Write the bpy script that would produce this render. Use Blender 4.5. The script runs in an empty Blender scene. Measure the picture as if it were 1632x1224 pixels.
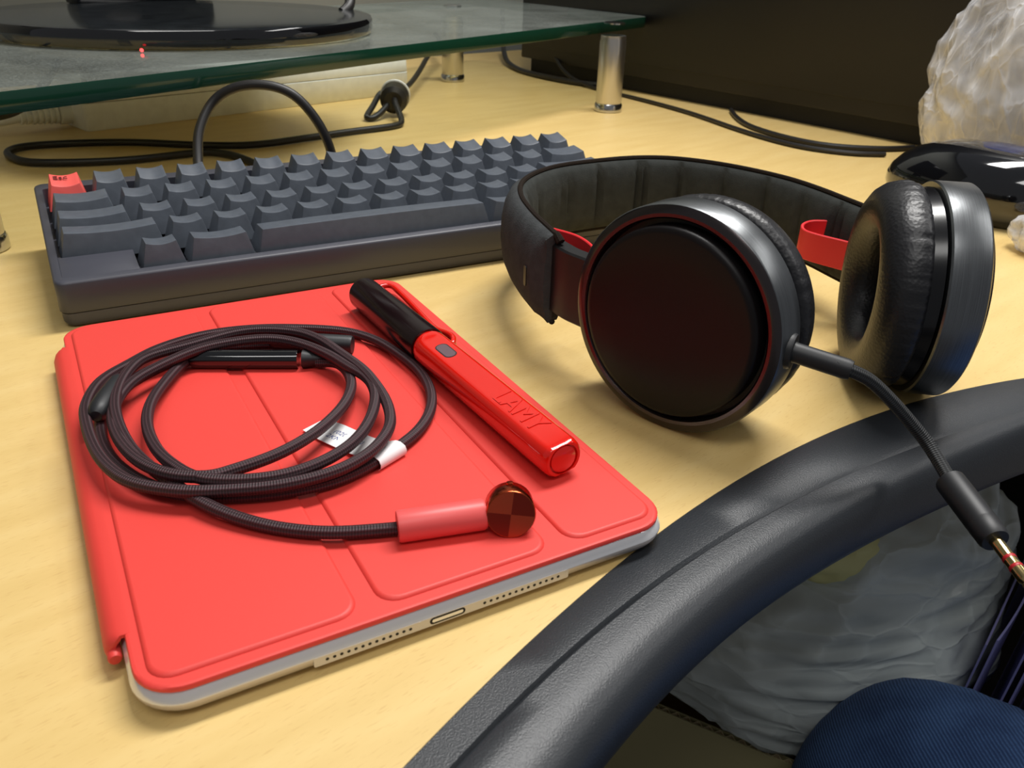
import bpy, bmesh, math, random
from mathutils import Vector, Matrix, noise
random.seed(7)
S = 0.001                      # everything below is written in millimetres
sc = bpy.context.scene
COL = sc.collection

# ------------------------------------------------------------------ camera
cd = bpy.data.cameras.new('camera'); cam = bpy.data.objects.new('camera', cd); COL.objects.link(cam)
cam.location = (4.616*S, -135.83*S, 143.12*S)
cam.rotation_euler = (1.0872, -0.0285, -0.5060)
cd.sensor_width = 36; cd.lens = 29.76
cd.clip_start = 0.01; cd.clip_end = 50
cd.dof.use_dof = True; cd.dof.focus_distance = 0.30; cd.dof.aperture_fstop = 36
sc.camera = cam

# ------------------------------------------------------------------ world and lamps
w = bpy.data.worlds.new('room_light'); sc.world = w; w.use_nodes = True
w.node_tree.nodes['Background'].inputs[0].default_value = (0.93, 0.95, 1.0, 1)
w.node_tree.nodes['Background'].inputs[1].default_value = 0.14
def area(name, loc, sx, sy, power, rot=(0, 0, 0), col=(1, .98, .95)):
    d = bpy.data.lights.new(name, 'AREA'); d.shape = 'RECTANGLE'; d.size = sx; d.size_y = sy
    d.energy = power; d.color = col
    o = bpy.data.objects.new(name, d); COL.objects.link(o); o.location = loc; o.rotation_euler = rot
area('ceiling_lamp', (0.72, 0.36, 1.35), 1.0, 0.22, 23)
area('ceiling_lamp', (-0.25, -0.60, 1.45), 1.2, 0.30, 6)
area('ceiling_lamp', (1.7, -0.7, 1.45), 0.30, 1.2, 8)
sc.view_settings.view_transform = 'Standard'; sc.view_settings.look = 'None'
sc.view_settings.gamma = 1; sc.view_settings.use_curve_mapping = False
sc.view_settings.exposure = 0.26

# ------------------------------------------------------------------ materials
def lin(c):
    return tuple(((x/255)/12.92 if x/255 <= .04045 else ((x/255+.055)/1.055)**2.4) for x in c)
class NT:
    def __init__(s, name):
        s.m = bpy.data.materials.new(name); s.m.use_nodes = True
        s.t = s.m.node_tree; s.b = s.t.nodes['Principled BSDF']; s.out = s.t.nodes['Material Output']
    def n(s, typ, **kw):
        x = s.t.nodes.new(typ)
        for k, v in kw.items(): setattr(x, k, v)
        return x
    def l(s, a, b): s.t.links.new(a, b)
    def coord(s, kind='Object', scale=(1, 1, 1), rot=(0, 0, 0)):
        tc = s.n('ShaderNodeTexCoord'); mp = s.n('ShaderNodeMapping')
        mp.inputs['Scale'].default_value = scale; mp.inputs['Rotation'].default_value = rot
        s.l(tc.outputs[kind], mp.inputs['Vector']); return mp.outputs['Vector']
    def noise(s, vec, scale, detail=3, rough=.5):
        x = s.n('ShaderNodeTexNoise'); x.inputs['Scale'].default_value = scale
        x.inputs['Detail'].default_value = detail; x.inputs['Roughness'].default_value = rough
        s.l(vec, x.inputs['Vector']); return x.outputs['Fac']
    def ramp(s, fac, stops):
        x = s.n('ShaderNodeValToRGB'); cr = x.color_ramp
        while len(cr.elements) < len(stops): cr.elements.new(.5)
        for e, (p, c) in zip(cr.elements, stops): e.position = p; e.color = (*c, 1) if len(c) == 3 else c
        s.l(fac, x.inputs['Fac']); return x.outputs['Color']
    def bump(s, h, strength, dist):
        x = s.n('ShaderNodeBump'); x.inputs['Strength'].default_value = strength; x.inputs['Distance'].default_value = dist*S
        s.l(h, x.inputs['Height']); s.l(x.outputs['Normal'], s.b.inputs['Normal']); return x
    def math(s, op, a, b=None):
        x = s.n('ShaderNodeMath', operation=op)
        for i, v in enumerate((a, b)):
            if v is None: continue
            if isinstance(v, (int, float)): x.inputs[i].default_value = v
            else: s.l(v, x.inputs[i])
        return x.outputs[0]
M = {}
def plain(name, rgb, rough=.5, metal=0, spec=.5, coat=0, nscale=None, nstr=.3, ndist=.1, var=0):
    k = NT(name); c = lin(rgb); b = k.b
    b.inputs['Base Color'].default_value = (*c, 1); b.inputs['Roughness'].default_value = rough
    b.inputs['Metallic'].default_value = metal; b.inputs['Specular IOR Level'].default_value = spec
    if coat: b.inputs['Coat Weight'].default_value = coat; b.inputs['Coat Roughness'].default_value = .05
    if nscale:
        v = k.coord(); f = k.noise(v, nscale, 3)
        k.bump(f, nstr, ndist)
        if var:
            k.l(k.ramp(k.noise(v, nscale*.13, 3), [(.3, tuple(x*(1-var) for x in c)), (.7, tuple(min(1, x*(1+var)) for x in c))]), b.inputs['Base Color'])
    M[name] = k.m; return k

# beech laminate
k = NT('beech'); v = k.coord(scale=(1, 1, 1), rot=(0, 0, math.radians(-12)))
mp = k.n('ShaderNodeMapping'); mp.inputs['Scale'].default_value = (16, 90, 40); k.l(v, mp.inputs['Vector'])
big = k.noise(mp.outputs[0], 1.0, 4, .55)
mp2 = k.n('ShaderNodeMapping'); mp2.inputs['Scale'].default_value = (260, 2100, 200); k.l(v, mp2.inputs['Vector'])
fl = k.noise(mp2.outputs[0], 1.0, 2, .4)
c1 = k.ramp(big, [(.3, lin((219, 187, 119))), (.52, lin((225, 194, 127))), (.72, lin((229, 200, 135)))])
c2 = k.ramp(fl, [(.60, (0, 0, 0)), (.72, (1, 1, 1))])
mx = k.n('ShaderNodeMix', data_type='RGBA'); k.l(k.math('MULTIPLY', c2, .38), mx.inputs[0]); k.l(c1, mx.inputs[6]); mx.inputs[7].default_value = (*lin((196, 152, 92)), 1)
k.l(mx.outputs[2], k.b.inputs['Base Color']); k.b.inputs['Roughness'].default_value = .38
k.bump(fl, .08, .1); M['beech'] = k.m

plain('moulding', (44, 47, 51), .37, nscale=2400, nstr=.6, ndist=.16)
plain('key', (82, 88, 97), .42, nscale=2500, nstr=.12, ndist=.05, var=.08)
plain('key_red', (232, 92, 86), .5, nscale=2500, nstr=.1, ndist=.05)
plain('legend', (110, 28, 30), .6)
plain('case', (66, 67, 76), .42, nscale=3000, nstr=.12, ndist=.05)
plain('case_dark', (22, 22, 24), .6)
plain('cover_red', (230, 66, 58), .5, spec=.5, nscale=2200, nstr=.2, ndist=.06)
plain('alu', (206, 202, 200), .36, metal=.35, nscale=4000, nstr=.08, ndist=.03)
plain('alu_bright', (236, 236, 238), .2, metal=.45)
plain('alu_matte', (204, 196, 192), .4, metal=.35)
plain('hole', (18, 16, 16), .7)
plain('pen_red', (226, 26, 12), .12, coat=.6)
plain('pen_black', (26, 12, 14), .2)
plain('ink_window', (112, 92, 98), .25)
plain('black_rubber', (30, 31, 34), .48, nscale=3000, nstr=.1, ndist=.04)
plain('black_gloss', (8, 8, 11), .06, coat=1)
plain('dusty_gloss', (28, 31, 33), .16, nscale=700, nstr=.03, ndist=.1, var=.3)
plain('black_plate', (17, 14, 15), .42, spec=.25)
plain('black_semi', (12, 12, 15), .2)
plain('black_satin', (22, 21, 22), .42)
plain('cloth_black', (66, 68, 69), .95, spec=.1, nscale=1600, nstr=.7, ndist=.35, var=.15)
plain('felt_inner', (58, 60, 58), .95, spec=.1, nscale=1800, nstr=.5, ndist=.25, var=.12)
plain('stitch', (40, 33, 28), .9, spec=.1, nscale=2600, nstr=.9, ndist=.5)
plain('strap_red', (232, 44, 50), .4)
plain('chrome', (205, 205, 205), .15, metal=1)
plain('gold', (214, 190, 132), .16, metal=1)
plain('ring_red', (188, 30, 40), .4)
plain('copper', (196, 84, 50), .22, metal=1)
plain('sleeve_red', (232, 92, 90), .42, nscale=2000, nstr=.05, ndist=.03)
plain('tag_white', (238, 236, 236), .55)
plain('tag_ink', (74, 92, 150), .6)
plain('steel', (205, 203, 200), .3, metal=1)
plain('beige', (236, 239, 236), .5, nscale=900, nstr=.1, ndist=.1, var=.05)
plain('beige_dark', (120, 112, 90), .6)
plain('white_cord', (228, 230, 230), .4)
plain('cable_black', (30, 28, 27), .45)
plain('cabinet_black', (17, 16, 16), .48, nscale=1500, nstr=.15, ndist=.08)
plain('wall', (128, 130, 124), .8)
plain('floor', (96, 92, 88), .8)
plain('mouse_black', (12, 13, 17), .07, coat=1)
plain('mouse_blue', (36, 42, 78), .2, coat=.5)
plain('carton', (206, 188, 150), .85, nscale=300, nstr=.2, ndist=.2, var=.1)
plain('carton_face', (156, 148, 108), .85)
plain('blue_sheet', (136, 136, 190), .3)
plain('yellow', (206, 202, 140), .5)
plain('red_tag', (190, 40, 40), .5)
plain('shoe', (40, 38, 38), .6)

# leather
k = NT('leather'); v = k.coord(); vo = k.n('ShaderNodeTexVoronoi'); vo.inputs['Scale'].default_value = 900; k.l(v, vo.inputs['Vector'])
k.b.inputs['Base Color'].default_value = (*lin((30, 30, 33)), 1); k.b.inputs['Roughness'].default_value = .4
k.bump(vo.outputs['Distance'], .35, .25); M['leather'] = k.m
# brushed dark metal : fine streaks running round the barrel
k = NT('brushed'); v = k.coord('UV', scale=(2, 70, 1)); f = k.noise(v, 4, 4, .7)
k.l(k.ramp(f, [(.3, lin((96, 98, 100))), (.7, lin((142, 145, 147)))]), k.b.inputs['Base Color'])
k.b.inputs['Metallic'].default_value = 1; k.b.inputs['Roughness'].default_value = .32
k.bump(f, .25, .06); M['brushed'] = k.m
plain('rim_metal', (84, 78, 78), .26, metal=1)
# braided sleeve
def braid(name, rgb, rgb2):
    k = NT(name); tc = k.n('ShaderNodeTexCoord'); sp = k.n('ShaderNodeSeparateXYZ'); k.l(tc.outputs['UV'], sp.inputs[0])
    u = k.math('MULTIPLY', sp.outputs[0], 2*math.pi/1.5); vv = k.math('MULTIPLY', sp.outputs[1], 2*math.pi*4)
    h = k.math('MULTIPLY', k.math('SINE', k.math('ADD', u, vv)), k.math('SINE', k.math('SUBTRACT', u, vv)))
    h = k.math('MULTIPLY', k.math('ADD', h, 1), .5)
    k.l(k.ramp(h, [(.25, lin(rgb)), (.85, lin(rgb2))]), k.b.inputs['Base Color'])
    k.b.inputs['Roughness'].default_value = .6; k.bump(h, .8, .35); M[name] = k.m
braid('braid_brown', (38, 20, 25), (78, 48, 54))
braid('braid_black', (20, 21, 22), (48, 50, 52))
# two-tone copper disc
k = NT('copper_quarters'); tc = k.n('ShaderNodeTexCoord'); sp = k.n('ShaderNodeSeparateXYZ'); k.l(tc.outputs['UV'], sp.inputs[0])
q = k.math('GREATER_THAN', k.math('MULTIPLY', sp.outputs[0], sp.outputs[1]), 0)
k.l(k.ramp(q, [(.4, lin((138, 50, 38))), (.6, lin((190, 86, 58)))]), k.b.inputs['Base Color'])
k.b.inputs['Metallic'].default_value = .9; k.b.inputs['Roughness'].default_value = .38; M['copper_quarters'] = k.m
# denim
k = NT('denim'); v = k.coord(scale=(1, 1, 1), rot=(.4, .5, .6)); wv = k.n('ShaderNodeTexWave'); wv.inputs['Scale'].default_value = 190; wv.inputs['Distortion'].default_value = 1.5
k.l(v, wv.inputs['Vector']); f2 = k.noise(v, 26, 4); f3 = k.noise(v, 1500, 2)
mixf = k.math('ADD', k.math('MULTIPLY', f2, .8), k.math('MULTIPLY', k.math('MULTIPLY', wv.outputs['Fac'], f3), .45))
k.l(k.ramp(mixf, [(.35, lin((36, 62, 106))), (.85, lin((84, 122, 178)))]), k.b.inputs['Base Color'])
k.b.inputs['Roughness'].default_value = .9; k.bump(wv.outputs['Fac'], .5, .4); M['denim'] = k.m
# thin clear plastic film
def film(name, rgb, a0, a1, rough, cell, stretch=(1, 1, 1), rot=(0, 0, 0)):
    """thin plastic film: mostly see-through, whiter along its creases"""
    k = NT(name); v = k.coord(scale=stretch, rot=rot); ns = k.n('ShaderNodeTexNoise'); ns.inputs['Scale'].default_value = cell*.7; ns.inputs['Detail'].default_value = 4; k.l(v, ns.inputs['Vector'])
    va = k.n('ShaderNodeVectorMath', operation='SCALE'); k.l(ns.outputs['Color'], va.inputs[0]); va.inputs['Scale'].default_value = .9/cell
    vb = k.n('ShaderNodeVectorMath', operation='ADD'); k.l(v, vb.inputs[0]); k.l(va.outputs[0], vb.inputs[1])
    h = None
    for mul, wt in ((1, .6), (2.6, .4)):
        vo = k.n('ShaderNodeTexVoronoi', feature='DISTANCE_TO_EDGE'); vo.inputs['Scale'].default_value = cell*mul; k.l(vb.outputs[0], vo.inputs['Vector'])
        cr = k.math('MULTIPLY', k.ramp(vo.outputs['Distance'], [(.0, (1,)*3), (.07, (.45,)*3), (.3, (0,)*3)]), wt)
        h = cr if h is None else k.math('ADD', h, cr)
    soft = k.noise(v, cell*.45, 3, .5); tot = k.math('ADD', k.math('MULTIPLY', h, .6), k.math('MULTIPLY', soft, .7))
    k.b.inputs['Base Color'].default_value = (*lin(rgb), 1); k.b.inputs['Roughness'].default_value = rough
    k.l(k.ramp(tot, [(.25, (a0,)*3), (.75, (a1,)*3)]), k.b.inputs['Alpha'])
    k.bump(tot, .5, 5); M[name] = k.m
film('film_white', (240, 240, 243), .10, .85, .16, 26, (1, 1.2, .6), (.3, .2, .5))
film('film_grey', (205, 214, 212), .55, .95, .26, 8, (1, 1, 2.6), (.5, .35, .2))
# dusty glass
k = NT('glass_top'); v = k.coord(); tr = k.n('ShaderNodeBsdfTransparent'); tr.inputs[0].default_value = (.92, .95, .93, 1)
gl = k.n('ShaderNodeBsdfGlossy'); gl.inputs['Roughness'].default_value = .08; gl.inputs['Color'].default_value = (.9, .95, .92, 1)
fr = k.n('ShaderNodeFresnel'); fr.inputs['IOR'].default_value = 1.45
m1 = k.n('ShaderNodeMixShader'); k.l(fr.outputs[0], m1.inputs[0]); k.l(tr.outputs[0], m1.inputs[1]); k.l(gl.outputs[0], m1.inputs[2])
df = k.n('ShaderNodeBsdfDiffuse'); df.inputs[0].default_value = (*lin((150, 156, 150)), 1)
d1 = k.noise(v, 14, 4, .6); d2 = k.noise(v, 900, 2, .6)
dd = k.math('ADD', k.math('MULTIPLY', k.ramp(d1, [(.3, (.25,)*3), (.7, (.85,)*3)]), .34), k.math('MULTIPLY', k.ramp(d2, [(.5, (0,)*3), (.75, (1,)*3)]), .3))
m2 = k.n('ShaderNodeMixShader'); k.l(dd, m2.inputs[0]); k.l(m1.outputs[0], m2.inputs[1]); k.l(df.outputs[0], m2.inputs[2])
k.l(m2.outputs[0], k.out.inputs['Surface']); M['glass_top'] = k.m
k = NT('glass_under'); tr = k.n('ShaderNodeBsdfTransparent'); tr.inputs[0].default_value = (.94, .96, .95, 1); k.l(tr.outputs[0], k.out.inputs['Surface']); M['glass_under'] = k.m
plain('glass_edge', (16, 54, 40), .12, spec=.6)
k = plain('led', (255, 40, 40), .4); k.b.inputs['Emission Color'].default_value = (1, .05, .05, 1); k.b.inputs['Emission Strength'].default_value = 3

# ------------------------------------------------------------------ mesh helpers
def obj(name, verts, faces, mat, parent=None, uvs=None, sharp=35, bevel=0, mats=None, midx=None, bseg=2, sub=0):
    me = bpy.data.meshes.new(name)
    me.from_pydata([tuple(c*S for c in v) for v in verts], [], faces)
    bm = bmesh.new(); bm.from_mesh(me); bmesh.ops.recalc_face_normals(bm, faces=bm.faces[:])
    if bevel:
        ed = [e for e in bm.edges if len(e.link_faces) == 2 and e.calc_face_angle(0) > .5]
        bmesh.ops.bevel(bm, geom=ed, offset=bevel*S, segments=bseg, profile=.6, affect='EDGES', clamp_overlap=True)
    bm.to_mesh(me); bm.free()
    if uvs is not None:
        ul = me.uv_layers.new(name='uv')
        for lp in me.loops: ul.data[lp.index].uv = uvs[lp.vertex_index]
    for m in (mats or [mat]): me.materials.append(M[m])
    if midx:
        for p in me.polygons: p.material_index = midx(p)
    me.polygons.foreach_set('use_smooth', [True]*len(me.polygons))
    me.set_sharp_from_angle(angle=math.radians(sharp))
    o = bpy.data.objects.new(name, me); COL.objects.link(o)
    if parent is not None: o.parent = parent
    if sub:
        s = o.modifiers.new('subdivision', 'SUBSURF'); s.levels = sub; s.render_levels = sub
    return o
def tag(o, label=None, cat=None, group=None, kind=None):
    if label: o['label'] = label
    if cat: o['category'] = cat
    if group: o['group'] = group
    if kind: o['kind'] = kind
    return o
def thing(name, label, cat, loc=(0, 0, 0), rotz=0, rot=None):
    o = bpy.data.objects.new(name, None); COL.objects.link(o); o.empty_display_size = .01
    o.location = tuple(c*S for c in loc); o.rotation_euler = rot or (0, 0, rotz)
    return tag(o, label, cat)
def off(vs, L): return [(v[0]-L[0], v[1]-L[1], v[2]-L[2]) for v in vs]
def loft(rings, cap=True, closed=True):
    n = len(rings[0]); V = [tuple(p) for r in rings for p in r]; F = []
    for i in range(len(rings)-1):
        for j in range(n if closed else n-1):
            a = i*n+j; b = i*n+(j+1) % n; F.append((a, b, b+n, a+n))
    if cap: F.append(tuple(range(n))[::-1]); F.append(tuple(range((len(rings)-1)*n, len(rings)*n)))
    return V, F
def rrect(x0, y0, x1, y1, r, n=6):
    o = []
    for cx, cy, a0 in ((x1-r, y1-r, 0), (x0+r, y1-r, 90), (x0+r, y0+r, 180), (x1-r, y0+r, 270)):
        for i in range(n+1):
            a = math.radians(a0+90*i/n); o.append((cx+r*math.cos(a), cy+r*math.sin(a)))
    return o
def box(x0, y0, z0, x1, y1, z1):
    V = [(x, y, z) for z in (z0, z1) for x, y in ((x0, y0), (x1, y0), (x1, y1), (x0, y1))]
    return V, [(3, 2, 1, 0), (4, 5, 6, 7), (0, 1, 5, 4), (1, 2, 6, 5), (2, 3, 7, 6), (3, 0, 4, 7)]
def catmull(P, m=6, closed=False):
    P = [Vector(p) for p in P]; n = len(P); out = []
    for i in range(n if closed else n-1):
        p0, p1, p2, p3 = (P[(i-1) % n], P[i], P[(i+1) % n], P[(i+2) % n]) if closed else (P[max(i-1, 0)], P[i], P[i+1], P[min(i+2, n-1)])
        for k in range(m):
            t = k/m
            out.append(.5*((2*p1)+(p2-p0)*t+(2*p0-5*p1+4*p2-p3)*t*t+(3*p1-p0-3*p2+p3)*t**3))
    if not closed: out.append(P[-1])
    return out
def smooth(P, it=1):
    for _ in range(it):
        P = [P[0]]+[(P[i-1]+P[i]*2+P[i+1])/4 for i in range(1, len(P)-1)]+[P[-1]]
    return P
def tube(P, r, n=10, cap=True):
    P = [Vector(p) for p in P]; m = len(P); R = r if callable(r) else (lambda t: r)
    T = [(P[min(i+1, m-1)]-P[max(i-1, 0)]).normalized() for i in range(m)]
    up = Vector((0, 0, 1))
    if abs(T[0].dot(up)) > .9: up = Vector((1, 0, 0))
    N = (up-T[0]*up.dot(T[0])).normalized(); rings = []; uv = []; L = 0
    for i in range(m):
        N = (N-T[i]*N.dot(T[i])).normalized(); B = T[i].cross(N)
        if i: L += (P[i]-P[i-1]).length
        rr = R(i/(m-1))
        rings.append([P[i]+(N*math.cos(a)+B*math.sin(a))*rr for a in [2*math.pi*j/n for j in range(n)]])
        uv += [(L, j/n) for j in range(n)]
    V, F = loft(rings, cap); return V, F, uv
def lathe(prof, o, ax, n=48, cap0=False, cap1=False, fn=None, xref=None):
    """profile [(radius, distance along ax)], closed round the axis; fn(r,d,theta,i)->(r,d)"""
    o = Vector(o); ax = Vector(ax).normalized()
    up = Vector(xref) if xref else Vector((0, 0, 1))
    if abs(ax.dot(up)) > .95: up = Vector((1, 0, 0))
    a = (up-ax*up.dot(ax)).normalized(); b = ax.cross(a); rings = []; uv = []
    for i, (r, d) in enumerate(prof):
        ring = []
        for j in range(n):
            t = 2*math.pi*j/n; rr, dd = fn(r, d, t, i) if fn else (r, d)
            ring.append(o+ax*dd+(a*math.cos(t)+b*math.sin(t))*rr); uv.append((j/n, d/40))
        rings.append(ring)
    V, F = loft(rings, False)
    if cap0: F.append(tuple(range(n))[::-1])
    if cap1: F.append(tuple(range((len(prof)-1)*n, len(prof)*n)))
    return V, F, uv
def text_mesh(s, size, depth):
    c = bpy.data.curves.new('text', 'FONT'); c.body = s; c.size = size*S; c.extrude = depth*S; c.resolution_u = 2
    c.align_x = 'CENTER'; c.align_y = 'CENTER'
    o = bpy.data.objects.new('text', c); COL.objects.link(o)
    dg = bpy.context.evaluated_depsgraph_get(); me = bpy.data.meshes.new_from_object(o.evaluated_get(dg))
    bpy.data.objects.remove(o); return me
def text(name, s, size, depth, mat, mtx, parent):
    me = text_mesh(s, size, depth); me.materials.clear(); me.materials.append(M[mat]); me.transform(mtx)
    o = bpy.data.objects.new(name, me); COL.objects.link(o); o.parent = parent; return o
def frame(o, x, y, z):
    x, y, z = Vector(x).normalized(), Vector(y).normalized(), Vector(z).normalized()
    return Matrix(((x[0], y[0], z[0], o[0]*S), (x[1], y[1], z[1], o[1]*S), (x[2], y[2], z[2], o[2]*S), (0, 0, 0, 1)))

# ------------------------------------------------------------------ the setting
o = obj('floor', *box(-1500, -1400, -730, 1800, 1500, -720), 'floor'); o['kind'] = 'structure'
a = math.radians(12.5); wx, wy = math.cos(a), math.sin(a)
def wl(s, d): return (600+wx*s-wy*d, 1030+wy*s+wx*d)
V = [(*wl(s, d), z) for z in (-720, 1400) for s, d in ((-2000, 0), (1300, 0), (1300, 60), (-2000, 60))]
o = obj('wall_back', V, box(0, 0, 0, 1, 1, 1)[1], 'wall'); o['kind'] = 'structure'

# ------------------------------------------------------------------ desk
def cub(c):
    def f(x):
        def p(x): t = (x-180)/100; return ((c[0]*t+c[1])*t+c[2])*t+c[3]
        if x < 30: return p(30)+(p(31)-p(30))*(x-30)
        if x > 330: return p(330)+(p(331)-p(330))*.5*(x-330)-.0004*(x-330)**2
        return p(x)
    return f
FU, FS, FN = cub((-.833, -12.4, 19.823, 17.595)), cub((1.693, -10.515, 11.8, .729)), cub((3.27, -11.394, 15.606, -12.005))
FSr = lambda x: FS(x) if x < 320 else FU(x)+(FS(320)-FU(320))
FNr = lambda x: FN(x) if x < 300 else FSr(x)+(FN(300)-FSr(300))
FNl = lambda x: FNr(x) if x > 60 else FSr(x)+(FN(60)-FS(60))
xs = [-700, -500, -300, -150, -80, -40]+list(range(-10, 430, 10))+[460, 500, 560, 640, 740, 860]
desk = thing('desk', 'light beech desk with curved black moulded front edge', 'desk')
top = [(x, FU(x)) for x in xs]+[(860, 1060), (-700, 715)]
V, F = loft([[(x, y, -26) for x, y in top], [(x, y, 0) for x, y in top]])
obj('tabletop', V, F, 'beech', desk)
def edge(rows, name, mat, cap=True):
    V = []; F = []; n = len(rows[0])
    V = [p for r in rows for p in r]
    for i in range(len(rows)-1):
        for j in range(n): F.append((i*n+j, i*n+(j+1) % n, (i+1)*n+(j+1) % n, (i+1)*n+j))
    F += [tuple(range(n)), tuple(range((len(rows)-1)*n, len(rows)*n))]
    return obj(name, V, F, mat, desk, sharp=40)
rs = []; rn = []
for x in xs:
    s = (FU(x+1)-FU(x)); u = Vector((x, FU(x), 0)); xsn = x+9*max(min(s, .5), -.2); q = Vector((xsn, FSr(xsn), 0)); xn = x+26*max(min(s, .5), -.2); nn = Vector((xn, FNl(xn), 0))
    def L(a, b, t, z): p = a.lerp(b, t); return (p.x, p.y, z)
    rs.append([L(u, q, 0, -26), L(u, q, 0, .2), L(u, q, .04, .5), L(u, q, .93, .5), L(u, q, 1, -.4), L(u, q, 1, -26)])
    rn.append([L(q, nn, .0, -26), L(q, nn, .0, -.5), L(q, nn, .05, .25), L(q, nn, .3, .2), L(q, nn, .55, -.3), L(q, nn, .75, -1.4), L(q, nn, .88, -3.2), L(q, nn, .96, -6), L(q, nn, 1, -10), L(q, nn, .98, -15), L(q, nn, .9, -20), L(q, nn, .75, -24), L(q, nn, .55, -26)])
edge(rs, 'edge_strip', 'moulding'); edge(rn, 'edge_nose', 'moulding')
for x in (-690, 835):
    obj('side_panel', *box(x, 120, -720, x+22, 700, -26), 'cabinet_black', desk)

# ------------------------------------------------------------------ keyboard (local: x right, y back)
KB = (1.6, 218.54, 0)
kb = thing('keyboard', 'compact charcoal mechanical keyboard with one red key behind the red tablet cover', 'keyboard', KB, -.0043)
def rim(y): return 19.5+13.0*max(0, min(1, y/110))
def kring(i, zf, r, n=4):
    return [(x, y, zf(y)) for x, y in rrect(i, i, 294-i, 110-i, r, n)]
ow = [(x, y) for x, y in rrect(3.4, 4.2, 290.6, 102.0, 1.5, 4)]
rings = [kring(.4, lambda y: 6.6, 4), kring(0, lambda y: 7.2, 4), kring(0, lambda y: rim(y)-1.0, 4), kring(.35, lambda y: rim(y)-.3, 4), kring(1.0, lambda y: rim(y), 3.4),
         [(x, y, rim(y)+.1) for x, y in ow], [(x, y, rim(y)-8.5) for x, y in ow]]
V, F = loft(rings); obj('case_top', V, F, 'case', kb, sharp=50)
V, F = loft([kring(5, lambda y: 0, 4), kring(1.6, lambda y: .8, 4), kring(.7, lambda y: 2.5, 4), kring(.5, lambda y: 6.3, 4)]); obj('case_bottom', V, F, 'case', kb, sharp=50)
V, F = loft([kring(1.4, lambda y: 6.2, 3), kring(1.4, lambda y: 6.7, 3)]); obj('case_seam', V, F, 'case_dark', kb)
U = 19.05; X0 = 4.1; Y0 = 5.28
ZT = [29.0, 31.2, 32.4, 34.6, 37.3]
TILT = [-.6, -.1, .5, 1.3, 2.8]
def keymesh(wu, row, name, mat, dish=True):
    wd = wu*U-1.0; z1 = ZT[row]; z0 = z1-11.5; b0, b1 = .5, U-.5
    tx0, tx1 = .5+2.9, .5+wd-3.2; ty0 = 2.3+.12*row; ty1 = 13.6
    nx, ny = 9, 4; V = [(.5, b0, z0), (.5+wd, b0, z0), (.5+wd, b1, z0), (.5, b1, z0)]
    for j in range(ny):
        for i in range(nx):
            t = i/(nx-1)*2-1; s = j/(ny-1)
            dz = -(1-t*t)*(1.15 if dish else -.4)
            V.append((tx0+(tx1-tx0)*i/(nx-1), ty0+(ty1-ty0)*s, z1+TILT[row]*s+dz))
    T = lambda i, j: 4+j*nx+i
    F = [(T(i, j), T(i+1, j), T(i+1, j+1), T(i, j+1)) for j in range(ny-1) for i in range(nx-1)]
    F += [tuple([0, 1]+[T(i, 0) for i in range(nx-1, -1, -1)]), tuple([2, 3]+[T(i, ny-1) for i in range(nx)]),
          tuple([3, 0]+[T(0, j) for j in range(ny)]), tuple([1, 2]+[T(nx-1, j) for j in range(ny-1, -1, -1)])]
    return obj(name, V, F, mat, kb, bevel=.35, sharp=40)
LAY = [[(4-2.5, 1), (4-1.5, 1.5), (4, 6), (10, 1.5), (11.5, 1)], None, None, None, None]
def rowl(ws):
    x = 0; o = []
    for q in ws: o.append((x, q)); x += q
    return o
LAY[1] = rowl([2.25]+[1]*10+[1.75, 1]); LAY[2] = rowl([1.75]+[1]*11+[2.25]); LAY[3] = rowl([1.5]+[1]*12+[1.5]); LAY[4] = rowl([1]*15)
cache = {}
for r, L in enumerate(LAY):
    for x, wu in L:
        red = (r == 4 and x == 0); kk = (r, wu, red)
        if kk not in cache:
            ko = keymesh(wu, r, 'keycap', 'key_red' if red else 'key', dish=not (r == 0 and wu == 6)); cache[kk] = ko
        else:
            ko = cache[kk].copy(); COL.objects.link(ko); ko.parent = kb
        ko.location = ((X0+x*U)*S, (Y0+r*U)*S, 0)
        if red:
            ko['label'] = 'red escape key in the far left corner'
            text('legend', 'Esc', 4.8, .14, 'legend', frame((7.6, 9.8, 38.72), (1, 0, 0), (0, 1, .255), (0, -.255, 1)), ko)
        elif r == 0 and wu == 6: ko['label'] = 'long space bar'
for xa, xb in ((3.4, X0+1.5*U-.5), (X0+12.5*U+.5, 290.6)):
    V, F = box(xa, 3.8, 8, xb, Y0+U-.6, 20)
    V = [(x, y, rim(y)-.1 if z > 15 else 8) for x, y, z in V]
    obj('blank_panel', V, F, 'case', kb, bevel=.3)

# ------------------------------------------------------------------ tablet and its cover
tb = thing('tablet', 'thin silver tablet lying under the red folding cover', 'tablet')
def tring(i, z, r=11): return [(x, y, z) for x, y in rrect(i, i, 134.7-i, 200-i, r-i*.6, 8)]
V, F = loft([tring(5.5, 0), tring(3.0, .5), tring(1.4, 1.6), tring(.4, 3.0), tring(0, 4.3), tring(0, 4.7)])
body = obj('back_shell', V, F, 'alu_matte', tb, sharp=50)
V, F = loft([tring(0, 4.7), tring(.08, 5.0), tring(1.15, 7.1), tring(1.5, 7.3), tring(2.2, 7.35)])
obj('bezel', V, F, 'alu_bright', tb, sharp=40)
V, F = loft([[(x, y, z) for x, y in rrect(2.4, 2.4, 132.3, 197.6, 9, 8)] for z in (7.2, 7.45)])
obj('screen', V, F, 'black_gloss', tb)
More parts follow.
